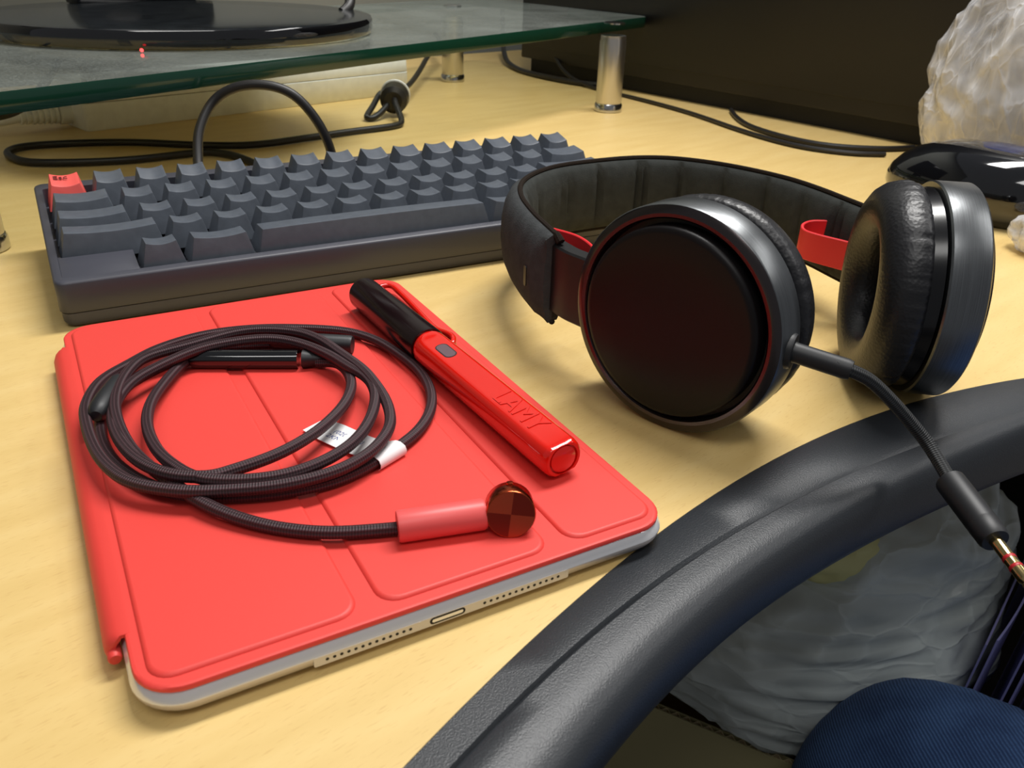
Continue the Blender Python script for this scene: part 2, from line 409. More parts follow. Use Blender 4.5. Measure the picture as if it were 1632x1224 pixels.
# connector slot and the two rows of speaker holes in the lower edge
V, F = loft([[(x, yy, z) for x, z in rrect(62.8, 2.6, 71.9, 4.5, .9, 4)] for yy in (-.1, 3)])
po = obj('port', V, F, 'hole', tb); V, F = loft([[(x, yy, z) for x, z in rrect(63.4, 3.1, 71.3, 4.0, .4, 3)] for yy in (-.12, 1)])
obj('connector', V, F, 'alu_bright', po)
V, F = loft([[(x, yy, z) for x, z in rrect(35.5, 2.2, 100.5, 4.75, .4, 3)] for yy in (-.05, 1.4)])
obj('port_band', V, F, 'alu', tb)
for gx0, gx1, nh in ((38.5, 58, 13), (77, 97.5, 13)):
    VV = []; FF = []
    for i in range(nh):
        x = gx0+(gx1-gx0)*i/(nh-1)
        V, F, _ = lathe([(.42, 0), (.42, 1.5)], (x, -.09, 3.5), (0, 1, 0), 8, True, True)
        FF += [tuple(q+len(VV) for q in f) for f in F]; VV += V
    tag(obj('speaker_holes', VV, FF, 'hole', tb), kind='stuff')

cv = thing('tablet_cover', 'coral red folding cover with crease lines lying closed on the tablet', 'tablet cover', (0, 0, 7.46))
CT = 1.3
# base sheet with the small dips at the folds
outl = rrect(.9, .9, 133.6, 199.4, 10, 8)
def cring(i, z):
    return [(x+(67-x)/67*i, y+(100-y)/100*i, z) for x, y in outl]
V, F = loft([cring(.0, .05), cring(0, CT-.5), cring(.25, CT-.12), cring(.8, CT), cring(.95, CT), cring(2, CT)]); obj('cover_sheet', V, F, 'cover_red', cv, sharp=40)
for x0, x1 in ((3.6, 48.4), (53.0, 98.2), (103.2, 130.8)):
    rings = []
    for i, z in ((0, CT-.1), (.12, CT+.2), (.5, CT+.62), (1.0, CT+.8), (1.15, CT+.8), (2.5, CT+.8)):
        rings.append([(x, y, z) for x, y in rrect(x0+i, 4.2+i, x1-i, 195.8-i, 5.5-i*.5, 6)])
    V, F = loft(rings); obj('cover_panel', V, F, 'cover_red', cv, sharp=60)
# hinge wrap down the left side
prof = [(2.2, CT+.03), (0, CT-.05), (-1.6, CT-.6), (-2.9, CT-1.9), (-3.6, CT-3.6), (-3.6, CT-5.4), (-3.0, CT-6.6), (-2.3, CT-6.5), (-2.7, CT-5.3), (-2.7, CT-3.7), (-2.1, CT-2.3), (-1.1, CT-1.3), (.2, CT-.9), (2.2, CT-.9)]
ys = [21.5, 22.2, 24, 60, 100, 150, 178, 180.5, 181.5]
rings = [[(px+(1.2 if k in (0, len(ys)-1) else .4 if k in (1, len(ys)-2) else 0)*(1 if px < 0 else 0), yy, pz) for px, pz in prof] for k, yy in enumerate(ys)]
V, F = loft(rings); hw = obj('hinge_wrap', V, F, 'cover_red', cv, sharp=50)
V, F, _ = lathe([(.2, 0), (1.2, .1), (1.5, .6), (1.5, 158), (1.3, 158.6)], (-1.75, 19.6, CT-4.6), (0, 1, 0), 16, True, True)
obj('hinge_barrel', V, F, 'cover_red', cv)

# ------------------------------------------------------------------ fountain pen (local: x along the pen from cap to tail, z up)
PZ = 9.3
p0 = Vector((109.6, 169.5, 0)); p1 = Vector((116.3, 28.6, 0)); pd = (p1-p0); PL = pd.length; pd.normalize()
pen = thing('fountain_pen', 'red fountain pen with glossy black cap and red wire clip on the tablet cover', 'pen', (p0.x, p0.y, PZ), math.atan2(pd.y, pd.x))
RC = 6.7
FLT = math.radians(100)          # direction of the flat facet round the barrel
def section(r, flat, n=40, x=0, zc=RC):
    out = []
    for j in range(n):
        t = 2*math.pi*j/n; y, z = r*math.cos(t), r*math.sin(t)
        for fa in (FLT, FLT+math.pi):
            c, s_ = math.cos(fa), math.sin(fa); dd = y*c+z*s_
            if dd > flat: y -= c*(dd-flat); z -= s_*(dd-flat)
        out.append((x, y, zc+z))
    return out
CL = 58
rings = [section(3, 9, x=0), section(5.6, 9, x=.15), section(6.2, 9, x=.6), section(6.55, 9, x=1.8), section(6.75, 9, x=30), section(6.9, 9, x=CL-.6), section(6.7, 9, x=CL), section(5.9, 9, x=CL+.02)]
V, F = loft(rings); cap = obj('cap', V, F, 'pen_black', pen, sharp=30)
V, F, _ = lathe([(.2, -.5), (2.6, -.5), (3.2, -.1), (3.2, .6)], (0, 0, RC), (1, 0, 0), 24, True, True); obj('cap_jewel', V, F, 'pen_black', cap)
b0 = CL+.4
rings = [section(5.2, 9, x=b0-2), section(6.1, 9, x=b0), section(6.5, 6.1, x=b0+1.2), section(6.6, 5.5, x=b0+3), section(6.6, 5.05, x=b0+6), section(6.5, 5.0, x=PL-12), section(6.4, 5.0, x=PL-2.2), section(6.1, 4.8, x=PL-.7), section(5.5, 4.5, x=PL), section(4.7, 9, x=PL), section(4.6, 9, x=PL-1.2)]
V, F = loft(rings); barrel = obj('barrel', V, F, 'pen_red', pen, sharp=32)
V, F, _ = lathe([(4.1, PL-1.6), (4.1, PL-.15), (3.7, PL+.1), (.2, PL+.15)], (0, 0, RC), (1, 0, 0), 28, True, True); obj('tail_plug', V, F, 'pen_red', pen)
fc, fs = math.cos(FLT), math.sin(FLT)
def onflat(x, s, h): return (x, h*fc-s*fs, RC+h*fs+s*fc)        # s runs across the facet
wn = [onflat(b0+14.5+x, y, h) for h in (4.4, 5.14) for x, y in rrect(-4.8, -1.9, 4.8, 1.9, 1.8, 5)]
n = len(wn)//2; V, F = loft([wn[:n], wn[n:]]); obj('ink_window', V, F, 'ink_window', barrel)
wn = [onflat(b0+14.5+x, y, h) for h, g in ((4.4, .35), (5.10, .35)) for x, y in rrect(-4.8-g, -1.9-g, 4.8+g, 1.9+g, 2.1, 5)]
V, F = loft([wn[:n], wn[n:]]); obj('window_rim', V, F, 'hole', barrel)
text('embossed_name', 'LAMY', 9.2, .2, 'pen_red', frame(onflat(PL-22, 0, 5.02), (1, 0, 0), (0, fs, -fc), (0, fc, fs)), barrel)
# wire clip on the right-hand side of the cap (seen from the camera)
cyy = 1
cpath = [(2.5, 5.2, 8.5), (2.2, 8.5, 8.8), (3.5, 10.6, 8.8), (8, 11.2, 8.4), (25, 10.6, 7.4), (42, 9.2, 6.8), (48, 9.4, 7.0), (53.5, 10.4, 7.6), (57.5, 10.2, 7.6), (60, 8.6, 7.2), (60.4, 7.4, 6.6)]
V, F, _ = tube(smooth(catmull(cpath, 6), 2), 1.1, 12); obj('clip', V, F, 'pen_red', pen)
cpath = [(2.5, 5.2, 4.6), (2.2, 8.5, 4.4), (3.5, 10.6, 4.4), (8, 11.2, 4.4), (25, 10.6, 4.4), (42, 9.2, 4.6), (48, 9.4, 4.8), (53.5, 10.4, 5.2), (57.5, 10.2, 5.6), (60, 8.6, 6.2), (60.4, 7.4, 6.6)]
V, F, _ = tube(smooth(catmull(cpath, 6), 2), 1.1, 12); obj('clip', V, F, 'pen_red', pen)

# ------------------------------------------------------------------ coiled earphone cord on the cover
P1 = [(91.3, 130.4, 12.2), (79.3, 138.4, 12.2), (67.7, 145.7, 12.2), (59.6, 149.0, 12.2), (47.3, 152.0, 12.2), (36.6, 149.2, 12.2), (24.9, 143.5, 12.2), (14.9, 134.3, 12.2), (7.8, 119.5, 12.2), (5.6, 106.2, 12.2), (6.9, 90.5, 12.2), (12.5, 75.6, 12.2), (21.0, 64.8, 12.2), (32.4, 58.1, 12.2), (44.5, 54.0, 12.2), (57.9, 52.9, 12.2), (69.9, 56.2, 12.2), (81.8, 62.2, 12.2), (90.4, 68.4, 12.2), (97.9, 77.6, 12.2), (103.0, 89.1, 12.2), (105.5, 104.1, 12.2), (103.8, 121.5, 12.2), (100.4, 135.0, 12.2), (92.3, 146.9, 12.2), (75.0, 157.7, 12.2), (60.3, 162.0, 12.7), (44.8, 161.8, 13.3), (29.2, 155.7, 13.8), (18.7, 146.4, 14.3), (9.1, 136.3, 14.9), (3.7, 121.7, 15.4), (2.5, 109.7, 15.4), (3.2, 93.2, 15.4), (5.8, 80.3, 15.4), (10.7, 70.2, 15.4), (20.9, 61.3, 15.4), (32.4, 56.2, 15.4), (44.4, 52.2, 15.7), (57.7, 51.6, 16.0), (67.7, 54.8, 16.3), (74.9, 59.9, 16.7), (80.6, 67.5, 17.0), (84.0, 78.7, 17.3), (85.2, 91.7, 17.6), (84.9, 103.0, 17.9), (82.4, 116.8, 17.9), (79.8, 129.9, 17.9), (74.6, 140.0, 17.9), (64.8, 147.0, 17.9), (54.1, 149.1, 17.9), (38.1, 145.2, 17.9), (24.4, 141.9, 17.9), (17.7, 133.9, 17.9), (12.9, 121.5, 17.9), (10.6, 107.8, 17.9), (11.1, 93.6, 16.7), (13.7, 81.7, 15.5), (18.8, 69.6, 14.3), (26.4, 54.1, 13.1), (37.0, 41.6, 12.2), (49.0, 32.4, 12.2), (60.8, 27.6, 12.2), (67.4, 25.4, 12.2)]
P2 = [(37.3, 144.8, 12.5), (33.6, 139.8, 13.4), (26.0, 126.1, 14.2), (20.5, 113.0, 15.0), (17.8, 98.8, 15.7), (18.1, 84.3, 16.2), (20.8, 72.7, 16.7), (26.0, 62.7, 16.9), (37.4, 56.2, 17.0), (48.5, 54.6, 17.0), (59.8, 57.6, 17.0), (69.3, 63.9, 17.0), (77.2, 74.0, 17.0), (83.1, 86.4, 17.0), (84.6, 97.6, 17.0), (82.1, 107.4, 17.0), (79.2, 118.8, 17.0), (74.0, 130.8, 17.0), (66.5, 139.5, 17.0), (56.3, 143.2, 17.0), (41.6, 142.8, 17.0), (27.3, 135.3, 17.0), (16.5, 125.8, 17.0), (10.3, 111.0, 17.0), (9.4, 95.4, 17.0), (12.3, 80.1, 17.0), (18.5, 68.9, 17.0), (27.2, 62.9, 17.0), (34.4, 62.9, 17.0), (46.4, 65.4, 16.9), (57.2, 70.9, 16.7), (65.8, 78.2, 16.2), (73.5, 87.1, 15.7), (79.5, 98.5, 15.0), (82.0, 110.0, 14.2), (81.2, 119.6, 13.4), (76.1, 124.5, 12.5)]
EO = (50, 90, 9.3); DZ = -.6
ear = thing('earphone_cord', 'coiled dark braided earphone cord with copper end and white tag on red cover', 'earphone cord', EO)
E_ = lambda V: off(V, EO)
path1 = smooth(catmull([(x, y, z+DZ) for x, y, z in P1[2:]], 6), 3); path2 = smooth(catmull([(x, y, z+DZ) for x, y, z in P2], 6), 3)
for pth in (path1, path2):
    V, F, uv = tube(pth, 1.72, 14); obj('braided_cord', E_(V), F, 'braid_brown', ear, uvs=uv)
def rod(name, a, b, prof, mat, parent, n=20, conv=E_):
    a, b = Vector(a), Vector(b); L = (b-a).length
    V, F, uv = lathe([(r, t*L) for r, t in prof], a, b-a, n, True, True)
    return obj(name, conv(V), F, mat, parent, sharp=40)
rod('jack_sleeve', (66, 147, 13.0), (91.2, 130.6, 13.0), [(2.2, 0), (3.3, .05), (3.4, .1), (3.4, .97), (3.1, 1)], 'black_rubber', ear)
rod('cord_splitter', (14.6, 131.5, 16.2), (5.4, 110.5, 15.6), [(1.9, 0), (2.8, .12), (3.4, .6), (3.3, .85), (2.4, .97), (1.7, 1)], 'black_rubber', ear)
rem = rod('remote', (37.5, 144.5, 12.6), (72.5, 127.6, 12.6), [(1.8, 0), (3.2, .03), (3.3, .08), (3.3, .93), (3.2, .95)], 'black_gloss', ear, 24)
rod('strain_relief', (72.2, 127.8, 12.6), (79.6, 123.9, 12.6), [(3.2, 0), (3.1, .1), (2.3, .55), (1.9, 1)], 'black_rubber', rem)
sl = rod('end_sleeve', (65.2, 24.6, 13.2), (86.8, 19.2, 13.5), [(2.0, 0), (3.9, .0), (4.1, .03), (4.1, .97), (3.8, 1)], 'sleeve_red', ear, 28)
hd = Vector((-.40, -.86, .27)).normalized(); hc = Vector((91.2, 13.4, 15.6))
V, F, _ = lathe([(5.6, -7.6), (6.2, -7.2), (6.35, -6.8), (6.35, -.4), (6.1, -.02)], hc, hd, 40, True, True); head = obj('copper_housing', E_(V), F, 'copper', ear)
ax = hd; aa = (Vector((0, 0, 1))-ax*ax.z).normalized(); bb = ax.cross(aa)
V = [hc+ax*.05]+[hc+ax*.05+(aa*math.cos(t)+bb*math.sin(t))*5.95 for t in [2*math.pi*j/40 for j in range(40)]]
V += [v-ax*.4 for v in V]; n = 41
F = [(0, 1+j, 1+(j+1) % 40) for j in range(40)]+[(1+j, 1+(j+1) % 40, n+1+(j+1) % 40, n+1+j) for j in range(40)]+[tuple(range(n+1, 2*n))]
uv = [(0, 0)]+[(math.cos(2*math.pi*j/40+.12), math.sin(2*math.pi*j/40+.12)) for j in range(40)]; uv = uv+uv
obj('quartered_disc', E_(V), F, 'copper_quarters', head, uvs=uv)
rod('key_stud', hc-ax*5.0+aa*5.6, hc-ax*5.0+aa*7.0, [(1.0, 0), (1.0, .85), (.8, 1)], 'copper', head, 12)
# paper tag: a strip folded round the cord with a flat tail
tA, tB = Vector((76.2, 57.6, 0)), Vector((62.5, 86.5, 0)); td = (tB-tA).normalized(); tw = Vector((td.y, -td.x, 0))
tw = Vector((.91, .414, 0)); hw_ = 5.3
pr = [(-2.0, 9.7), (-2.9, 10.6), (-3.0, 11.8), (-2.4, 13.0), (-.6, 13.6), (1.2, 13.4), (3.2, 12.4), (6, 11.2), (11, 10.6), (16, 10.5), (23, 10.4), (30.5, 10.3)]
cdir = Vector((-.414, .91, 0)); o0 = Vector((75.9, 59.3, 0))
V = []; F = []
for i, (s, z) in enumerate(pr):
    for e in (-1, 1):
        c = o0+cdir*s+tw*e*(hw_ if i < len(pr)-1 else hw_-.8); V.append((c.x, c.y, z))
m_ = len(V); V += [(x, y, z-.16) for x, y, z in V]
for i in range(len(pr)-1):
    a = 2*i; F += [(a, a+1, a+3, a+2), (m_+a, m_+a+2, m_+a+3, m_+a+1), (a, a+2, m_+a+2, m_+a), (a+1, m_+a+1, m_+a+3, a+3)]
F += [(0, m_, m_+1, 1), (m_-2, m_-1, 2*m_-1, 2*m_-2)]
tg = obj('paper_tag', E_(V), F, 'tag_white', ear, sharp=60)
for s, tx, ofs in ((20.0, '(020', -1.0), (20.0, '2KN', 1.9), (11.6, '(PB', -1.0), (11.6, 'JR2', 1.9)):
    c = o0+cdir*s-tw*ofs; zz = 10.46 if s > 15 else 10.62
    text('tag_print', tx, 2.7, .01, 'tag_ink', frame((c.x-EO[0], c.y-EO[1], zz-EO[2]), -cdir, tw, (0, 0, 1)), tg)

# ------------------------------------------------------------------ headphones
HO = (225, 60, 0)
hp = thing('headphones', 'black over-ear headphones with wide padded band standing on their ear cups', 'headphones', HO)
H_ = lambda V: off(V, HO)
def cup(c, az, el, name, lab, wrk):
    ax = Vector((math.cos(el)*math.cos(az), math.cos(el)*math.sin(az), math.sin(el))); inn = -ax; c = Vector(c)
    V, F, uv = lathe([(37.0, 1.0), (37.4, 1.6), (37.4, 12.6), (36.9, 13.2), (32, 13.2)], c, inn, 96); hs = obj(name, H_(V), F, 'brushed', hp, uvs=uv); hs['label'] = lab
    V, F, uv = lathe([(30.0, 4.2), (32.7, 4.2), (32.9, .6)], c, inn, 96); obj('groove', H_(V), F, 'case_dark', hs)
    V, F, uv = lathe([(32.9, .6), (33.4, .1), (34.5, -.1), (36.2, .35), (37.05, 1.05)], c, inn, 96); obj('rim', H_(V), F, 'rim_metal', hs, uvs=uv, sharp=25)
    V, F, uv = lathe([(.3, -2.9), (20, -2.9), (28.8, -2.75), (30.2, -2.4), (30.9, -1.6), (31.0, -.6), (31.0, 4.2)], c, inn, 96, cap0=True); obj('face_plate', H_(V), F, 'black_plate', hs, sharp=50)
    V, F, uv = lathe([(34.0, 12.8), (35.2, 13.8), (34.6, 18.4), (33.4, 19.2), (30, 19.2)], c, inn, 64); obj('collar', H_(V), F, 'black_semi', hs)
    def wr(r, d, t, i):
        if i in (2, 3, 4, 5, 6):
            q = noise.noise(Vector((math.cos(t)*16+c.x, math.sin(t)*16, d*.04)))+.7*noise.noise(Vector((math.cos(t)*34, math.sin(t)*34+c.x, d*.06)))
            amp = {2: .7, 3: 1.0, 4: .9, 5: .5, 6: .12}[i]
            return r-abs(q)*amp*wrk+.2, d
        return r, d
    pf = [(31, 18.0), (34.0, 17.4), (35.6, 17.8), (36.5, 19.2), (36.8, 21.2), (36.5, 23.8), (35.6, 26.5), (33.8, 29.2), (31, 31.0), (27.6, 31.6), (24.2, 31.2), (21.2, 29.8), (19.0, 27.4), (18.0, 24), (17.8, 20.5), (17.8, 18.6)]
    V, F, uv = lathe(pf, c, inn, 220, fn=wr); obj('ear_pad', H_(V), F, 'leather', hs, sharp=80)
    V, F, uv = lathe([(.3, 20.5), (12, 20.5), (18.2, 20.0)], c, inn, 40, cap0=True); obj('driver_cloth', H_(V), F, 'case_dark', hs)
    return ax, hs
ax1, cupA = cup((169.7, 53.5, 37.35), math.radians(199.3), math.radians(1.3), 'ear_cup', 'nearer ear cup with its round black face towards the camera', .5)
ax2, cupB = cup((279.1, 32.8, 37.45), math.radians(-38.9), 0, 'ear_cup', 'farther ear cup showing its brushed rim and cushion', 1.25)
# padded head band
BP = [(163.4, 112, 0), (166, 124, 0), (169.7, 139.6, 0), (177.8, 163.7, 0), (191.8, 185.7, 0), (215.7, 201.0, 0), (242.3, 203.8, 0), (265, 202.0, 0), (283.0, 192.7, 0), (297.3, 171.9, 0), (305.5, 144.2, 0), (305.5, 122, 0), (302.5, 102, 0), (299.5, 82, 0)]
bp = smooth(catmull(BP, 10), 8)
cum = [0]
for i in range(1, len(bp)): cum.append(cum[-1]+(bp[i]-bp[i-1]).length)
def band(secf, name, mat, parent, closed=True, sharp=60):
    rings = []
    for i, p in enumerate(bp):
        t = (bp[min(i+1, len(bp)-1)]-bp[max(i-1, 0)]).normalized(); nrm = Vector((-t.y, t.x, 0))   # outward (away from the head)
        rings.append([p+nrm*u+Vector((0, 0, z)) for u, z in secf(cum[i], cum[-1])])
    V, F = loft(rings, closed, closed); return obj(name, H_(V), F, mat, parent, sharp=sharp)
def endk(s, L): return min(1, .55+min(s, L-s)/14)
def souter(s, L):
    e = endk(s, L)
    return [(-.3, 49.6), (1.4, 49.8), (4.2, 48), (6.4*e, 43.5), (7.6*e, 37), (7.8*e, 30), (7.0*e, 22.5), (5.0*e, 17.6), (2.0, 15.6), (-.3, 15.6), (-.8, 22), (-.8, 42)]
def sinner(s, L):
    e = endk(s, L); g = 0
    if 16 < s < L-14:
        ph = ((s-20) % 23.0); dq = min(ph, 23-ph, abs(ph-3.8)); g = max(0, 1-dq/1.5)
    q = e*(1-.55*g)
    return [(.2, 49.2), (-1.8, 48.8), (-3.4*min(1, q+.3), 46.2), (-5.2*q, 41.5), (-5.6*q, 33), (-5.4*q, 24.5), (-3.6*min(1, q+.2), 19), (-1.8, 16.6), (.2, 16.2), (.3, 30)]
hb = band(souter, 'head_band', 'cloth_black', hp); hb['label'] = 'wide charcoal fabric head band'
band(sinner, 'band_padding', 'felt_inner', hb, sharp=50)
for z in (49.6, 15.8):
    V, F, uv = tube([p+Vector((0, 0, z)) for p in bp], 1.15, 8); obj('band_seam', H_(V), F, 'stitch', hb)
# frayed seam end and slot badge on the left end
V, F, _ = tube([bp[0]+Vector((.4, -2.2, 47.6)), bp[0]+Vector((.2, -.6, 49)), bp[1]+Vector((0, 0, 49.8))], lambda t: 1.7-.3*t, 8); obj('seam_end', H_(V), F, 'stitch', hb)
t3 = (bp[9]-bp[6]).normalized(); n3 = Vector((-t3.y, t3.x, 0)); bc = bp[9]+n3*7.3+Vector((0, 0, 31))
V = [bc+t3*x+Vector((0, 0, y))+n3*h for h in (-.8, .75) for x, y in rrect(-1.4, -4, 1.4, 4, 1.3, 5)]; nn_ = len(V)//2
V, F = loft([V[:nn_], V[nn_:]]); obj('slot_badge', H_(V), F, 'black_satin', hb)
# sliders from the band ends to the cups
def slab(P, z0, z1, th, name, mat, parent, m=6):
    P = smooth(catmull([(x, y, 0) for x, y in P], m), 2); rings = []
    for i, p in enumerate(P):
        t = (P[min(i+1, len(P)-1)]-P[max(i-1, 0)]).normalized(); q = Vector((-t.y, t.x, 0))
        a0 = z0 if not callable(z0) else z0(i/(len(P)-1)); a1 = z1 if not callable(z1) else z1(i/(len(P)-1))
        h = th/2; b = min(.7, h*.5)
        rings.append([p+q*u+Vector((0, 0, z)) for u, z in ((-h, a0+b), (-h+b, a0), (h-b, a0), (h, a0+b), (h, a1-b), (h-b, a1), (-h+b, a1), (-h, a1-b))])
    V, F = loft(rings); return obj(name, H_(V), F, mat, parent, sharp=40)
slab([(168.0, 90), (166.2, 98), (165.0, 106), (166, 124)], 20.5, 46.5, 6.5, 'slider', 'black_satin', hp)
slab([(296.0, 58), (297.5, 70), (299.5, 84), (301.6, 98)], 20.5, 46.5, 6.5, 'slider', 'black_satin', hp)
slab([(174.5, 132), (178.0, 122), (177.5, 112), (174.5, 101), (173.6, 92)], 33, 45.2, 1.3, 'inner_strap', 'strap_red', hp)
slab([(298.5, 108), (294.5, 112.5), (289.2, 112.5), (285.6, 108.5), (286.8, 103), (290, 97), (294, 89), (296, 80)], lambda t: 27-4*t, lambda t: 40-5.5*t if t < .5 else 37.3-3*(t-.5), 1.3, 'inner_strap', 'strap_red', hp)
# cable plugged into the nearer cup
HC = [(195.8, 10.5, 37.0), (198.0, 7.0, 36.0), (205.6, 4.5, 32.0), (213.2, .9, 25.0), (219.5, -2.8, 18.0), (223.0, -8.3, 12.0), (221.0, -16.6, 8.0), (217.8, -22.4, 6.8)]
cpt = smooth(catmull(HC, 10), 6)
V, F, uv = tube(cpt, 2.0, 16); hcab = obj('cable', H_(V), F, 'braid_black', hp, uvs=uv); hcab['label'] = 'black braided cable ending in a gold jack plug'
rod('plug_sleeve', (189.2, 22.6, 37.3), (199.0, 6.2, 35.6), [(3.3, 0), (3.3, .1), (3.1, .14), (3.1, .93), (2.8, 1)], 'black_rubber', hcab, 24, H_)
rod('plug_collar', (187.6, 25.4, 37.3), (191.0, 19.7, 37.2), [(5.6, 0), (5.6, .72), (5.2, .84), (3.2, .85)], 'black_rubber', hcab, 24, H_)
ja, jb = Vector((219.0, -20.0, 7.2)), Vector((208.9, -42.2, 4.5)); jd = (jb-ja).normalized()
rod('jack_sleeve', ja, jb, [(3.2, 0), (4.2, .02), (4.25, .08), (4.2, .72), (4.12, .735), (4.2, .75), (4.1, .95), (3.6, 1)], 'black_rubber', hcab, 28, H_)
tip = rod('jack_tip', jb-jd*.5, jb+jd*17, [(1.75, 0), (1.75, .82), (1.3, .87), (1.6, .91), (.4, 1)], 'gold', hcab, 20, H_)
for s in (6.2, 9.4): rod('jack_ring', jb+jd*s, jb+jd*(s+1.0), [(1.78, 0), (1.84, .1), (1.84, .9), (1.78, 1)], 'ring_red', hcab, 20, H_)

# ------------------------------------------------------------------ glass monitor riser
ms = thing('monitor_riser', 'green-edged dusty glass monitor riser on brushed steel legs', 'monitor riser', (200, 500, 0))
MO = (200, 500, 0); M_ = lambda V: off(V, MO)
corners = [Vector((-70, 279, 0)), Vector((587, 620, 0)), Vector((538, 900, 0)), Vector((-190, 560, 0))]
ol = []
for i, c in enumerate(corners):
    a = (corners[i-1]-c).normalized(); b = (corners[(i+1) % 4]-c).normalized(); r = 14
    for k in range(7):
        t = k/6; ol.append((c+a*r)*(1-t)**2+c*2*t*(1-t)+(c+b*r)*t*t)
cen = sum(corners, Vector())/4
def gr(i, z): return [p+(cen-p).normalized()*i+Vector((0, 0, z)) for p in ol]
V, F = loft([gr(.6, 67.5), gr(0, 68.1), gr(0, 76.6), gr(.6, 77.2)])
obj('glass_shelf', M_(V), F, None, ms, mats=['glass_edge', 'glass_top', 'glass_under'], midx=lambda p: 1 if p.normal.z > .9 else 2 if p.normal.z < -.9 else 0, sharp=30)
for x, y in ((496, 553), (-27, 340), (436, 772), (-90, 540)):
    V, F, _ = lathe([(11.8, 7.5), (12.2, 8.5), (12.2, 62), (11.6, 64), (11.6, 67.5)], (x, y, 0), (0, 0, 1), 32, True, True); lg = obj('leg', M_(V), F, 'steel', ms)
    V, F, _ = lathe([(12.6, 0), (13.2, .8), (13.2, 6.2), (12.4, 7.6)], (x, y, 0), (0, 0, 1), 32, True, True); obj('foot', M_(V), F, 'chrome', lg)
    V, F, _ = lathe([(10, 77.2), (10, 78.4), (8.5, 79)], (x, y, 0), (0, 0, 1), 28, True, True); obj('cap', M_(V), F, 'chrome', lg)

# ------------------------------------------------------------------ monitor on the riser
mn = thing('monitor', 'glossy black round monitor foot standing on the glass riser', 'monitor', (122, 566, 77.5))
def disc(rr, z, n=72): return [(rr*math.cos(2*math.pi*j/n)*1.05, rr*math.sin(2*math.pi*j/n), z) for j in range(n)]
V, F = loft([disc(126, 0), disc(129, 1), disc(130, 4), disc(130, 9.6), disc(129, 11.4), disc(126, 12.2), disc(60, 13.6)])
obj('base', V, F, None, mn, sharp=30, mats=['black_gloss', 'dusty_gloss'], midx=lambda p: 1 if p.normal.z > .95 else 0)
ca, sa = math.cos(math.radians(25)), math.sin(math.radians(25))
def rot(V, cx=0, cy=0): return [(cx+x*ca-y*sa, cy+x*sa+y*ca, z) for x, y, z in V]
V, F = box(-62, -9, 12, 62, 9, 210); obj('neck', rot(V, -12, 108), F, 'black_gloss', mn, bevel=4)
V, F = box(-260, -22, 104, 260, 0, 420); sc_ = obj('housing', rot(V, -45, 92), F, 'black_satin', mn, bevel=3)
V, F = box(-248, -23, 118, 248, -21.5, 408); obj('panel', rot(V, -45, 92), F, 'black_gloss', sc_)
V, F, _ = lathe([(.6, 0), (1.0, .4), (1.0, 1.4)], (-48, -125.6, 1.2), (.15, -1, 0), 12, True, True); obj('indicator_light', V, F, 'led', mn)
V, F, _ = tube(smooth(catmull([(136, 40, 40), (134, 22, 28), (130, 10, 16), (122, 6, 10)], 6), 2), 4.2, 12); obj('cord', V, F, 'cable_black', mn)

# ------------------------------------------------------------------ power strip
a = math.atan2(712-614.5, 360-40); ps = thing('power_strip', 'beige power strip lying under the glass riser', 'power strip', (46, 616, 0), a)
def sring(i, z, L=326, D=62): return [(x, y, z) for x, y in rrect(i, i, L-i, D-i, 5-i*.5, 4)]
V, F = loft([sring(1.2, 0), sring(.2, 1.2), sring(0, 20.6), sring(.4, 21)]); obj('base', V, F, 'beige', ps, sharp=45)
V, F = loft([sring(.9, 21), sring(.9, 21.6)]); obj('seam', V, F, 'beige_dark', ps)
V, F = loft([sring(.4, 21.6), sring(.2, 22.2), sring(.6, 33), sring(2.4, 35)]); obj('lid', V, F, 'beige', ps, sharp=45)
V, F = box(26, -.3, 23.4, 38, .6, 25.2); obj('latch_slot', V, F, 'hole', ps)
V, F, _ = lathe([(7.5, 0), (8.5, 1), (8.5, 9), (7, 10)], (-9, 30, 11), (1, 0, 0), 20, True, True); obj('cord_socket', V, F, 'beige', ps)
prr = []
for i in range(7):
    d = 10+i*4.2; rr = 8.6-i*.35; prr += [(rr, -d), (rr, -d-2.0), (rr-1.8, -d-2.2), (rr-1.8, -d-4.0)]
V, F, _ = lathe(prr, (0, 30, 12), (1, 0, 0), 20, True, True); obj('strain_relief', V, F, 'beige', ps, sharp=40)
V, F, _ = tube(smooth(catmull([(-36, 30, 12), (-55, 32, 10), (-75, 40, 7), (-120, 60, 5), (-190, 70, 5)], 6), 2), 4.8, 14); obj('cord', V, F, 'white_cord', ps)

# ------------------------------------------------------------------ keyboard lead
kc = [(80, 330.6, 22), (80, 336, 27), (82, 344, 36), (86, 352, 48), (96, 358, 61), (108, 353, 68.5), (122, 346, 70), (134, 340, 66), (143, 336, 56), (150, 334, 42), (154, 336, 24), (152, 346, 8), (146, 380, 2.6), (140, 430, 2.9), (132, 475, 2.9), (120, 497, 2.9), (104, 502, 2.9), (59, 496, 2.9), (8, 509, 2.9), (-7, 530, 2.9), (-9, 554, 2.9), (9, 567, 2.9), (66, 556, 2.9), (110, 528, 2.9), (148, 513, 2.9), (190, 522, 2.9), (233, 534, 2.9), (266, 541, 2.9), (282, 550, 3), (288, 566, 7), (291, 584, 14), (297, 604, 19), (292, 620, 17), (276, 600, 9), (264, 584, 3.5), (270, 580, 3.5), (286, 592, 10), (304, 612, 19), (330, 650, 16), (372, 720, 18), (420, 800, 26), (470, 880, 30), (500, 960, 30)]
lead = thing('keyboard_lead', 'thick black keyboard lead arching up and looping on the desk behind the keyboard', 'cable', (100, 430, 0))
